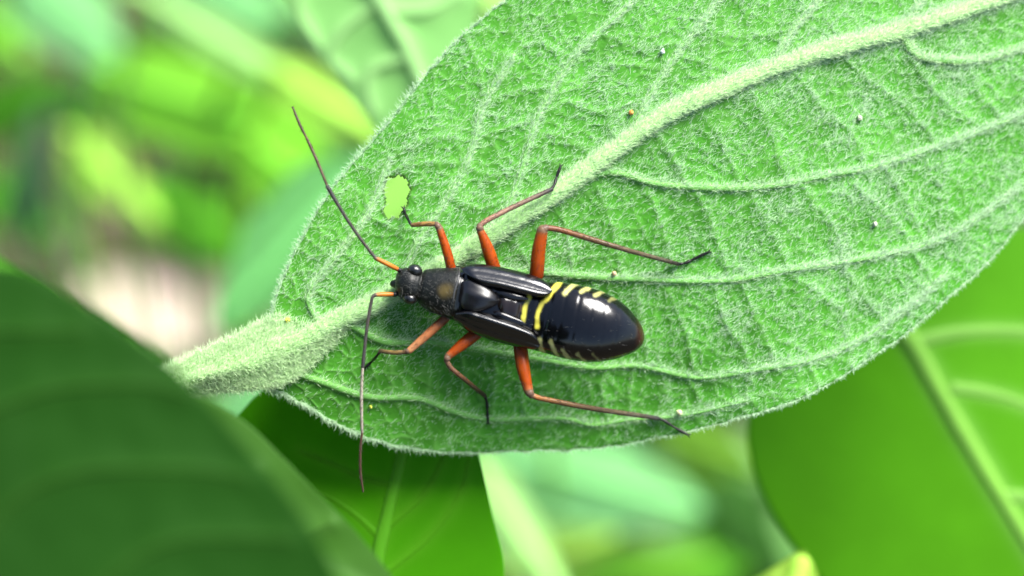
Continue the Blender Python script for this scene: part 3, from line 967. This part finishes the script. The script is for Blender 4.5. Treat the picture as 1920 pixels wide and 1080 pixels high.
A1 = [(0, (0.24, 0.065, 0.004)), (0.5, (0.38, 0.125, 0.010)), (0.9, (0.28, 0.10, 0.012)), (1, (0.08, 0.06, 0.04))]
A2 = [(0, (0.07, 0.065, 0.055)), (0.5, (0.05, 0.047, 0.04)), (1, (0.035, 0.035, 0.035))]
A3 = [(0, (0.20, 0.14, 0.06)), (0.04, (0.09, 0.065, 0.04)), (0.9, (0.055, 0.035, 0.02)), (1, (0.10, 0.06, 0.03))]
A4 = [(0, (0.10, 0.06, 0.03)), (0.2, (0.05, 0.03, 0.018)), (1, (0.045, 0.028, 0.018))]
antenna([([(750, 507, K(46)), (728, 496, K(54)), (704, 484, K(60))], [3.8, 4.6, 3.9], A1),
         ([(704, 484, K(60)), (674, 445, K(72)), (645, 402, K(80)), (614, 350, K(84))], [2.8, 2.9, 3.2, 3.9], A2),
         ([(614, 350, K(84)), (598, 310, K(84)), (584, 278, K(82)), (575, 259, K(80))], [2.3, 2.7, 2.7, 2.4], A3),
         ([(575, 259, K(80)), (562, 233, K(78)), (549, 201, K(74))], [1.9, 2.5, 1.7], A4)])
antenna([([(741, 552, K(44)), (722, 552, K(50)), (704, 553, K(56))], [3.8, 4.5, 3.8], A1),
         ([(703, 553, K(56)), (697, 562, K(56)), (688, 615, K(54)), (680, 688, K(50))], [3.2, 3.0, 3.0, 3.3], A2),
         ([(680, 688, K(50)), (678, 730, K(48)), (678, 775, K(46)), (679, 811, K(44))], [2.6, 2.9, 2.9, 2.5], [(0, (0.28, 0.26, 0.2)), (1, (0.22, 0.20, 0.16))]),
         ([(679, 811, K(44)), (676, 840, K(42)), (676, 885, K(40)), (681, 922, K(38))], [1.9, 2.5, 2.5, 1.5], A4)])

# ------------------------------------------------------------------ the smooth leaves just behind
bark = plain('stem_bark', (0.10, 0.13, 0.05), 0.7, 3.0, 0.3)


def near_leaf(name_label, stations, veins, z0, macro, mat, vein_mat, mid_w, side_w, base_stalk, nu=150, nv=90, group=None, relief=1.0, seed=3, mid_lift=9, side_bright=1.0, side_lift=0.4):
    lf = Leaf(stations, veins, z0, macro, nu, nv, (), relief, None, 16.0, 1.5, seed, mid_w)
    b = stations[0][1]
    zb, _ = lf.surface(np.array([[float(b[0])]]), np.array([[float(b[1])]]))
    p0 = AT([b[0], b[1], float(zb[0, 0])])
    t = thing('smooth_leaf', name_label, 'leaf', p0, group)
    lf.build(t, mat, None, 0.012)
    o, _ = lf.vein_mesh([m for _, m, _ in stations[:-1]], mid_w, mid_w * 0.35, mid_lift, 3, t, vein_mat, 'midrib', 60, 10, 0.6)
    for v in veins:
        lf.vein_mesh(v, side_w, side_w * 0.4, mid_lift * side_lift, 0.8, t, mat, 'side_vein', 40, 8, side_bright)
    if base_stalk:
        pts = [p0] + [np.array(q, float) for q in base_stalk(p0)]
        v, f, tt = tube_cm(pts, np.linspace(mid_w * S * 0.9, mid_w * S * 1.3, len(pts)), 50, 10)
        mk('leaf_stalk', v, f, vein_mat, t, {'vein': np.full(len(v), 0.4)})
    return t, lf


def to_ground(dx=0.0, dy=0.0):
    def g(p):
        w = RX @ p
        up = LEAF_Z + w[2]
        a = RX.T @ (w + np.array([dx * 0.4, dy * 0.4, -0.12 * up]))
        b = RX.T @ (w + np.array([dx * 0.9, dy * 0.9, -0.5 * up]))
        c = RX.T @ (w + np.array([dx, dy, -up - 0.5]))
        return [a, b, c]
    return g


M_R = leaf_material('bright_leaf', (0.070, 0.270, 0.004), (0.17, 0.38, 0.06), 0.35, 0.55, 0.10, 1.2, 0.12)
M_RV = leaf_material('bright_vein', (0.14, 0.33, 0.04), (0.16, 0.36, 0.05), 0.2, 0.5, 0.1, 3.0, 0.1)
M_B = leaf_material('mid_leaf', (0.060, 0.285, 0.002), (0.085, 0.32, 0.008), 0.5, 0.55, 0.08, 1.2, 0.12)
M_BV = leaf_material('mid_vein', (0.075, 0.28, 0.010), (0.08, 0.29, 0.012), 0.3, 0.5, 0.1, 3.0, 0.1)
M_T = leaf_material('pale_leaf', (0.16, 0.38, 0.10), (0.23, 0.46, 0.15), 0.25, 0.6, 0.15, 1.0, 0.12)
M_TV = leaf_material('pale_vein', (0.21, 0.43, 0.13), (0.23, 0.45, 0.15), 0.2, 0.5, 0.3, 3.0, 0.1)
M_K = leaf_material('shade_darkened_leaf', (0.0070, 0.036, 0.0025), (0.011, 0.045, 0.004), 0.08, 0.6, 0.05, 0.9, 0.18)  # leaf green darkened to stand in for the shade it lies in
M_KV = leaf_material('shade_darkened_vein', (0.015, 0.058, 0.006), (0.016, 0.060, 0.007), 0.08, 0.6, 0.06, 3.0, 0.1)  # ribs of the same leaf, its shade in their colour too
M_K2 = leaf_material('olive_leaf', (0.026, 0.085, 0.008), (0.034, 0.10, 0.012), 0.2, 0.6, 0.1, 0.9, 0.15)

flat = lambda X, Y, sd: -0.05 * np.abs(sd)
near_leaf('bright green smooth leaf with pale ribs below the felted leaf tip',
          [((1625, 535), (1620, 540), (1612, 548)), ((1760, 470), (1665, 590), (1480, 650)), ((1900, 430), (1710, 640), (1405, 775)), ((2080, 440), (1760, 730), (1415, 890)), ((2260, 560), (1815, 825), (1470, 1000)),
           ((2350, 760), (1880, 935), (1560, 1110)), ((2350, 960), (1960, 1070), (1700, 1220)), ((2270, 1180), (2050, 1230), (1900, 1320)), ((2160, 1400), (2150, 1405), (2140, 1410))],
          [[(1722, 640), (1790, 625), (1870, 620), (1960, 628), (2080, 660)], [(1785, 728), (1840, 735), (1900, 750), (2000, 790)], [(1880, 930), (1960, 940), (2060, 975)]],
          -760, lambda X, Y, sd: -0.10 * np.abs(sd) - 0.00008 * sd ** 2, M_R, M_RV, 22, 14, to_ground(2, 3), relief=0.2)
near_leaf('green smooth leaf hanging under the insect beside the long antenna tip',
          [((690, 1330), (668, 1335), (640, 1330)), ((900, 1240), (680, 1210), (430, 1180)), ((945, 1085), (702, 1075), (380, 1020)), ((925, 970), (726, 965), (395, 900)), ((897, 850), (752, 855), (445, 780)), ((870, 720), (768, 750), (560, 690)), ((790, 640), (780, 645), (770, 645))],
          [[(716, 1010), (660, 960), (600, 925), (520, 900)], [(738, 910), (680, 895), (620, 868), (560, 845)], [(722, 990), (790, 930), (830, 860), (845, 800)], [(700, 1090), (800, 1010), (860, 930), (880, 860)]],
          -190, lambda X, Y, sd: -0.12 * np.abs(sd), M_B, M_BV, 19, 8, to_ground(1, -2), relief=0.12, seed=5, side_bright=0.9, side_lift=0.15)
near_leaf('pale matt leaf with curved ribs above the chewed hole',
          [((360, -420), (370, -425), (380, -430)), ((390, -250), (560, -260), (760, -330)), ((440, -110), (640, -130), (860, -210)), ((505, -20), (705, -10), (895, -60)), ((590, 100), (760, 90), (893, 40)), ((665, 195), (800, 180), (885, 130)), ((735, 270), (830, 250), (870, 220)), ((845, 290), (848, 290), (850, 288))],
          [[(700, 10), (640, 60), (620, 110), (660, 150)], [(650, -110), (580, -60), (560, 20), (600, 90)], [(760, 110), (700, 130), (690, 170), (700, 210)], [(720, 20), (800, 20), (860, -10)], [(670, -60), (770, -90), (830, -140)]],
          -1150, lambda X, Y, sd: -0.10 * np.abs(sd), M_T, M_TV, 17, 10, to_ground(-2, 60), relief=1.2, seed=8)
near_leaf('large green leaf coloured dark for its shade, covering the felted leaf stalk',
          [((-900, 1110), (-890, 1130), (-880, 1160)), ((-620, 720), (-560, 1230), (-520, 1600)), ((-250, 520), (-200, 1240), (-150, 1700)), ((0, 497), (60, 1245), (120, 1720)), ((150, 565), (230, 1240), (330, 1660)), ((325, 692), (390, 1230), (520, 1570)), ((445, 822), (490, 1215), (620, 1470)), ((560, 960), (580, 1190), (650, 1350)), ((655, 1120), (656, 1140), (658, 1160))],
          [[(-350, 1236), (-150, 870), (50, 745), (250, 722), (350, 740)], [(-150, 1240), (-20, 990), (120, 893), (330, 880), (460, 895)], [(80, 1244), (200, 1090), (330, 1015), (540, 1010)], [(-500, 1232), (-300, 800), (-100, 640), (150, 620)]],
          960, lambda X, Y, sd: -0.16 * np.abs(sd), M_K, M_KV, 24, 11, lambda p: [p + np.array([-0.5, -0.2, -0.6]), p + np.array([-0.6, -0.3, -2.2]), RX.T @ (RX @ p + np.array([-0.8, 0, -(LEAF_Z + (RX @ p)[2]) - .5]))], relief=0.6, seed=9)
near_leaf('olive green leaf peeping out from under the dark shaded leaf',
          [((-400, 900), (-400, 920), (-400, 940)), ((-200, 640), (-180, 960), (-150, 1400)), ((60, 640), (100, 980), (150, 1440)), ((300, 720), (300, 1010), (400, 1420)), ((445, 782), (470, 1040), (560, 1380)), ((595, 925), (610, 1080), (700, 1330)), ((715, 1055), (710, 1130), (780, 1290)), ((830, 1230), (831, 1240), (832, 1250))],
          [[(300, 1010), (380, 950), (480, 880)], [(500, 1050), (560, 1010), (620, 980)]],
          420, lambda X, Y, sd: -0.12 * np.abs(sd), M_K2, M_K2, 18, 8, to_ground(-1, -3), seed=10)

# ------------------------------------------------------------------ the woody stem that carries the felted leaf, hidden by the dark leaf
end = AT([138, 880, -30])
w = RX @ end
pth = [RX.T @ (w + np.array(d)) for d in ((0.02, 0.03, 0.2), (0, 0, 0), (-0.3, -0.2, -6), (-0.4, 0.3, -18), (0, 0, -(LEAF_Z + w[2]) - 1))]
st = thing('shrub_stem', 'woody shrub stem carrying the felted leaf, under the dark shaded leaf', 'stem', pth[-1])
v, f, tt = tube_cm(pth, [0.10, 0.11, 0.14, 0.18, 0.25], 60, 12)
mk('stem_wood', v, f, bark, st)

# ------------------------------------------------------------------ blurred plants further down
BG = {}


def bgm(key, col, vein=None, tr=0.4):
    if key not in BG:
        BG[key] = leaf_material(key, col, vein or tuple(min(1, c * 1.6 + 0.02) for c in col), tr, 0.6, 0.12, 0.5, 0.2)
    return BG[key]


LIME, YELG, MIDG, CYAN, PALE, DEEP, GREYG = (
    bgm('lime_leaf', (0.17, 0.45, 0.03)), bgm('yellow_green_leaf', (0.29, 0.50, 0.07)), bgm('grass_green_leaf', (0.08, 0.30, 0.012)),
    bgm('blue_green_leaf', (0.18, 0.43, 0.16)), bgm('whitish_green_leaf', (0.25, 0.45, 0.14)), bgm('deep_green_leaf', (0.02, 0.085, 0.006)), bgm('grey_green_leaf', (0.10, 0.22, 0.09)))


def far_leaf(label, base, tip, hw, zb, zt, mat, name='herb_leaf', roll=0.0, group=None, skew=0.0, stalk=True, sag=0.12, deep=True):
    """an oval herb leaf from base to tip (measured in the picture frame at heights zb, zt), on a stalk that rises from the soil"""
    n, m = 30, 15
    if zb < -2000 and deep:
        zb, zt = zb * 1.9, zt * 1.9
    b, e = AT([*base, zb]), AT([*tip, zt])
    ax = e - b
    ln = np.linalg.norm(ax)
    ax = ax / ln
    side = np.cross([0, 0, 1.0], ax)
    side /= np.linalg.norm(side)
    nrm = np.cross(ax, side)
    side = side * math.cos(roll) + nrm * math.sin(roll)
    nrm = np.cross(ax, side)
    hwc = hw * S * (D - (zb + zt) / 2 * S) / D
    t = np.linspace(0, 1, n)
    prof = np.sin(np.pi * t ** 0.8) ** 0.75 * (1 - 0.15 * t)
    prof[0] = prof[-1] = 0.02
    r = np.linspace(-1, 1, m)
    wob = 1 + 0.06 * np.sin(t * 17 + hw)
    off = r[None] * (prof * wob)[:, None] * hwc
    lift = -sag * ln * (t[:, None] - 0.4) ** 2 * 1.5 - 0.22 * np.abs(off) + 0.02 * hwc * np.cos(t * 60)[:, None] * np.abs(r)
    P = b + (t * ln)[:, None, None] * ax + off[..., None] * side + lift[..., None] * nrm
    vein = np.exp(-(r / 0.10) ** 2)[None] * np.ones((n, 1))
    vein = np.maximum(vein, 0.4 * np.clip(np.cos(t[:, None] * 44 - np.abs(r) * 9) - 0.6, 0, 1) * 2)
    V = P.reshape(-1, 3)
    F = grid_faces(n, m)
    V2 = V - nrm * 0.015
    N0 = len(V)
    ring = np.concatenate([np.arange(m), np.arange(1, n) * m + m - 1, (n - 1) * m + np.arange(m - 2, -1, -1), np.arange(n - 2, 0, -1) * m])
    nx = np.roll(ring, -1)
    rim = np.stack([ring, nx, nx + N0, ring + N0], 1)
    root = thing(name, label, 'leaf' if name != 'grass_blade' else 'grass', b, group)
    mk('blade', np.vstack([V, V2]), np.vstack([F, F[:, ::-1] + N0, rim]), mat, root, {'vein': np.concatenate([vein.ravel()] * 2)})
    c = P[:, m // 2] - nrm * 0.02
    v, f, tt = tube_cm(c[:-2:3], np.linspace(0.05, 0.02, len(c[:-2:3])) * min(1.6, max(0.6, hwc)), 30, 8)
    mk('midrib', v, f, mat, root, {'vein': np.ones(len(v))})
    if stalk:
        w = RX @ b
        up = LEAF_Z + w[2]
        back = RX @ (-ax)
        pts = [b + ax * 0.1] + [RX.T @ (w + np.array([back[0] * a * 2, back[1] * a * 2, -up * h])) for a, h in ((0.5, 0.08), (1.0, 0.35), (1.1, 0.7), (1.0, 1.02))]
        v, f, tt = tube_cm(pts, [0.03, 0.035, 0.04, 0.05, 0.06], 40, 8)
        mk('leaf_stalk', v, f, mat, root, {'vein': np.full(len(v), 0.5)})
    return root


# upper left clearing
far_leaf('blurred broad lime green leaf lying flat beside the pale ribbon leaf', (170, 130), (600, 260), 105, -3400, -3000, LIME)
far_leaf('long pale ribbon-like leaf slanting behind the upper antenna', (250, -20), (705, 250), 40, -2600, -2500, PALE)
far_leaf('blurred yellow green leaf tip behind the upper antenna tip', (500, 120), (722, 262), 48, -2500, -2400, YELG)
far_leaf('blurred blue green leaf between the pale matt leaf and the ribbon leaf', (330, -70), (540, 60), 62, -4200, -4000, CYAN)
far_leaf('dark green leaf below the blue green leaf', (420, 95), (590, 55), 34, -3000, -3000, DEEP)
far_leaf('blurred blue green leaf high over the brown soil', (20, -60), (215, 90), 85, -4600, -4300, CYAN)
far_leaf('small blurred blue green leaf between two lime green leaves', (150, 110), (330, 160), 48, -4800, -4600, CYAN)
far_leaf('blurred yellow green leaf over the reddish soil', (120, 240), (285, 410), 55, -4200, -3800, YELG)
far_leaf('wide blurred lime green leaf behind the upper antenna shaft', (440, 240), (690, 440), 95, -3000, -2600, LIME)
far_leaf('blurred grass green leaf under the wide lime green leaf', (250, 350), (470, 470), 70, -4800, -4600, MIDG)
far_leaf('blue green leaf close behind the felted leaf base', (690, 300), (400, 620), 105, -3300, -3400, bgm('soft_green_leaf', (0.12, 0.35, 0.10)), sag=0.02, deep=False)
far_leaf('bright green leaf seen through the chewed hole', (860, 250), (640, 480), 90, -3300, -3300, bgm('hole_leaf', (0.20, 0.40, 0.07)), sag=0.02, deep=False)
far_leaf('grey green strap leaf standing over dark brown soil', (30, 480), (70, 200), 40, -4600, -4200, GREYG)
far_leaf('grass green leaf beside the grey green strap leaf', (-70, 250), (110, 140), 60, -5200, -5000, MIDG)
far_leaf('light green leaf edge rising behind the dark shaded leaf', (-150, 440), (300, 725), 50, 560, 470, bgm('edge_leaf', (0.08, 0.27, 0.02)), sag=0.03)
far_leaf('grass green leaf low under the light green leaf edge', (-40, 330), (90, 440), 60, -5000, -4800, MIDG)
far_leaf('small lime green leaf next to the blurred blue green leaf over soil', (-40, 30), (50, 110), 38, -5200, -5000, LIME)
far_leaf('deep green leaf behind the yellow green leaf over reddish soil', (90, 170), (200, 250), 48, -6500, -6500, DEEP)
far_leaf('deep green leaf over the brown soil beside the pale stone', (330, 440), (500, 500), 45, -7200, -7200, DEEP)
# below the felted leaf
far_leaf('large blurred blue green leaf below the felted leaf rim', (900, 840), (1320, 960), 105, -3400, -3200, CYAN)
far_leaf('pale ribbon leaf slanting down beside the hanging green leaf', (880, 850), (1060, 1130), 48, -2200, -2000, PALE)
far_leaf('blurred yellow green leaf at the foot of the pale ribbon leaf', (930, 1080), (1150, 1010), 62, -2800, -2600, YELG)
far_leaf('blurred lime green leaf below the dark gap by the bright leaf', (1060, 1110), (1340, 1050), 62, -3600, -3400, LIME)
far_leaf('grass green leaf behind the hind foot of the insect', (1230, 800), (1420, 880), 60, -3600, -3400, bgm('olive_lime_leaf', (0.12, 0.27, 0.02)))
far_leaf('deep green leaf in the dark gap by the bright leaf', (1290, 870), (1480, 1090), 75, -4200, -4200, DEEP)
far_leaf('small deep green leaf in the gap beside the pale ribbon leaf', (940, 880), (1060, 930), 40, -4200, -4200, MIDG)
far_leaf('yellow green leaf tip rising beside the bright leaf rim', (1390, 1420), (1514, 1038), 140, -560, -560, bgm('tip_leaf', (0.30, 0.50, 0.06)))
far_leaf('blue green leaf behind the felted leaf stalk and dark leaf', (560, 720), (400, 800), 70, -2600, -2700, CYAN, sag=0.03)
far_leaf('lime green leaf seen past the pale matt leaf corner', (860, -90), (960, 40), 60, -2600, -2600, bgm('pale_lime_leaf', (0.30, 0.50, 0.14)))
far_leaf('grass green leaf below the long dangling antenna', (1420, 1000), (1250, 1120), 60, -5200, -5200, MIDG)

# ------------------------------------------------------------------ litter on the soil
def litter(label, px, py, a, b, rot, mat, name, cat_, group=None):
    a, b = a * 1.25, b * 1.2
    z = depth_to_ground(px, py, 1.2)
    c = RX @ AT([px, py, z])
    n, m = 16, 9
    t, r = np.linspace(-1, 1, n), np.linspace(-1, 1, m)
    prof = np.sqrt(np.clip(1 - t ** 2, 0.004, 1))
    X = a * t[:, None] + 0 * r
    Y = b * prof[:, None] * r[None]
    Zz = 0.35 * np.sin(t * 2.2)[:, None] + 0.5 * (r ** 2)[None] * b * 0.5 + 0.4
    ca, sa = math.cos(rot), math.sin(rot)
    W = np.stack([c[0] + X * ca - Y * sa, c[1] + X * sa + Y * ca, c[2] + Zz - 0.6], -1).reshape(-1, 3)
    V = np.vstack([W, W - np.array([0, 0, 0.05])]) @ RX      # back to the leaf frame
    F = grid_faces(n, m)
    k = n * m
    ring = np.concatenate([np.arange(m), np.arange(1, n) * m + m - 1, (n - 1) * m + np.arange(m - 2, -1, -1), np.arange(n - 2, 0, -1) * m])
    nx = np.roll(ring, -1)
    o = mk(name, V, np.vstack([F, F[:, ::-1] + k, np.stack([ring, nx, nx + k, ring + k], 1)]), mat)
    tag(o, label, cat_, group)


litter('pale cream dry leaf lying on the soil beside the felted stalk', 275, 590, 3.0, 1.7, -0.5, plain('bleached_leaf', (0.44, 0.35, 0.28), 0.6, 0.6, 0.1), 'dry_leaf', 'dry leaf')
litter('pinkish tan dry leaf on the soil next to the cream one', 400, 570, 2.0, 1.5, 0.3, plain('tan_leaf', (0.15, 0.11, 0.075), 0.6, 0.6, 0.15), 'dry_leaf', 'dry leaf')
litter('reddish brown dry leaf on the soil under the yellow green leaf', 215, 430, 2.2, 1.3, 0.8, plain('rust_leaf', (0.050, 0.027, 0.014), 0.6, 0.6, 0.2), 'dry_leaf', 'dry leaf')
litter('dull brown dry leaf on the soil among the deep green leaves', 250, 20, 2.0, 1.4, 0.2, plain('brown_leaf', (0.06, 0.045, 0.025), 0.6, 0.6, 0.2), 'dry_leaf', 'dry leaf')


# ------------------------------------------------------------------ low ground cover: nobody could count it
def ground_cover(n):
    vs, fs, cs, off = [], [], [], 0
    tt = np.linspace(0, 1, 6)
    base = []
    gaps = [(RX @ AT([x, y, depth_to_ground(x, y)]), r) for x, y, r in ((290, 590, 8), (400, 570, 6), (215, 430, 7.0), (110, 370, 5.0), (130, 200, 4), (250, 20, 4), (1350, 930, 3.0))]
    for _ in range(n):
        x, y = rng.uniform(-55, 55), rng.uniform(-10, 110)
        if any(math.hypot(x - g[0][0], y - g[0][1]) < g[1] for g in gaps):
            continue
        h, ln, w, a = rng.uniform(0.8, 9), rng.uniform(2.0, 5.0), rng.uniform(0.7, 1.7), rng.uniform(0, 6.283)
        d, s = np.array([math.cos(a), math.sin(a), rng.uniform(-.3, .4)]), np.array([-math.sin(a), math.cos(a), rng.uniform(-.3, .3)])
        c = np.array([x, y, h - LEAF_Z])
        prof = np.sin(np.pi * np.clip(tt, .03, .97)) ** 0.8
        rows = [c + d * ln * (t - .5) + s * w * p * r + np.array([0, 0, -0.5 * ln * (t - .5) ** 2 + 0.15 * abs(r) * w]) for t, p in zip(tt, prof) for r in (-1, 0, 1)]
        vs.append(np.array(rows)); fs.append(grid_faces(6, 3) + off); off += 18
        k = rng.random()
        cc = np.array([0.045, 0.17, 0.012]) * (1 - k) + np.array([0.12, 0.32, 0.05]) * k
        cs.append(np.tile(cc * rng.uniform(.5, 1.15), (18, 1)))
    V = np.vstack(vs) @ RX
    m, nt, out = new_mat('cover_leaves')
    at = N(nt, 'ShaderNodeAttribute', attribute_name='tint')
    bs = N(nt, 'ShaderNodeBsdfPrincipled', Roughness=0.5)
    tr = N(nt, 'ShaderNodeBsdfTranslucent')
    ms = N(nt, 'ShaderNodeMixShader'); ms.inputs[0].default_value = 0.35
    nt.links.new(at.outputs['Color'], bs.inputs['Base Color']); nt.links.new(at.outputs['Color'], tr.inputs['Color'])
    nt.links.new(bs.outputs[0], ms.inputs[1]); nt.links.new(tr.outputs[0], ms.inputs[2]); nt.links.new(ms.outputs[0], out.inputs['Surface'])
    o = mk('ground_cover', V, np.vstack(fs), m, None, {'tint': np.vstack(cs)})
    tag(o, 'low mass of small green leaves covering the soil', 'ground cover', kind='stuff')


ground_cover(4200)


# ------------------------------------------------------------------ specks on the felt
def speck(label, px, py, r, col, name='pollen_grain'):
    n, k = 10, 12
    a, b = np.meshgrid(np.linspace(0.05, np.pi - 0.05, n), np.linspace(0, 2 * np.pi, k, endpoint=False), indexing='ij')
    q = r * (1 + 0.22 * np.random.default_rng(int(px)).normal(size=(n, k)))
    z = leaf_z(px, py) + r * 0.8 + 2
    P = np.stack([px + q * np.sin(a) * np.cos(b), py + q * np.sin(a) * np.sin(b) * 1.2, z + q * np.cos(a)], -1).reshape(-1, 3)
    o = mk(name, AT(P), grid_faces(n, k, True), plain('grain_' + str(int(px)), col, 0.5, 80, 0.1))
    tag(o, label, 'speck', 'specks caught in the down of the felted leaf')


speck('tiny yellow grain in the down by the felted leaf stalk', 539, 600, 4.2, (0.75, 0.70, 0.05))
speck('tiny orange grain in the down beside the midrib', 1183, 211, 4.2, (0.55, 0.25, 0.04))
speck('tiny white grain in the down between two upper side veins', 1242, 97, 3.8, (0.55, 0.66, 0.58))
speck('tiny cream grain between the midrib and the long side vein', 1612, 221, 4.4, (0.55, 0.58, 0.40))
speck('tiny cream grain below the long side vein', 1641, 420, 4.0, (0.50, 0.52, 0.40))
speck('tiny pale yellow grain beside the hind foot of the insect', 1274, 774, 4.5, (0.75, 0.75, 0.40))
speck('tiny yellow grain beside the dangling antenna', 695, 763, 2.8, (0.65, 0.75, 0.08))
speck('tiny pinkish grain under the long hind leg', 1151, 513, 4.0, (0.55, 0.38, 0.22))
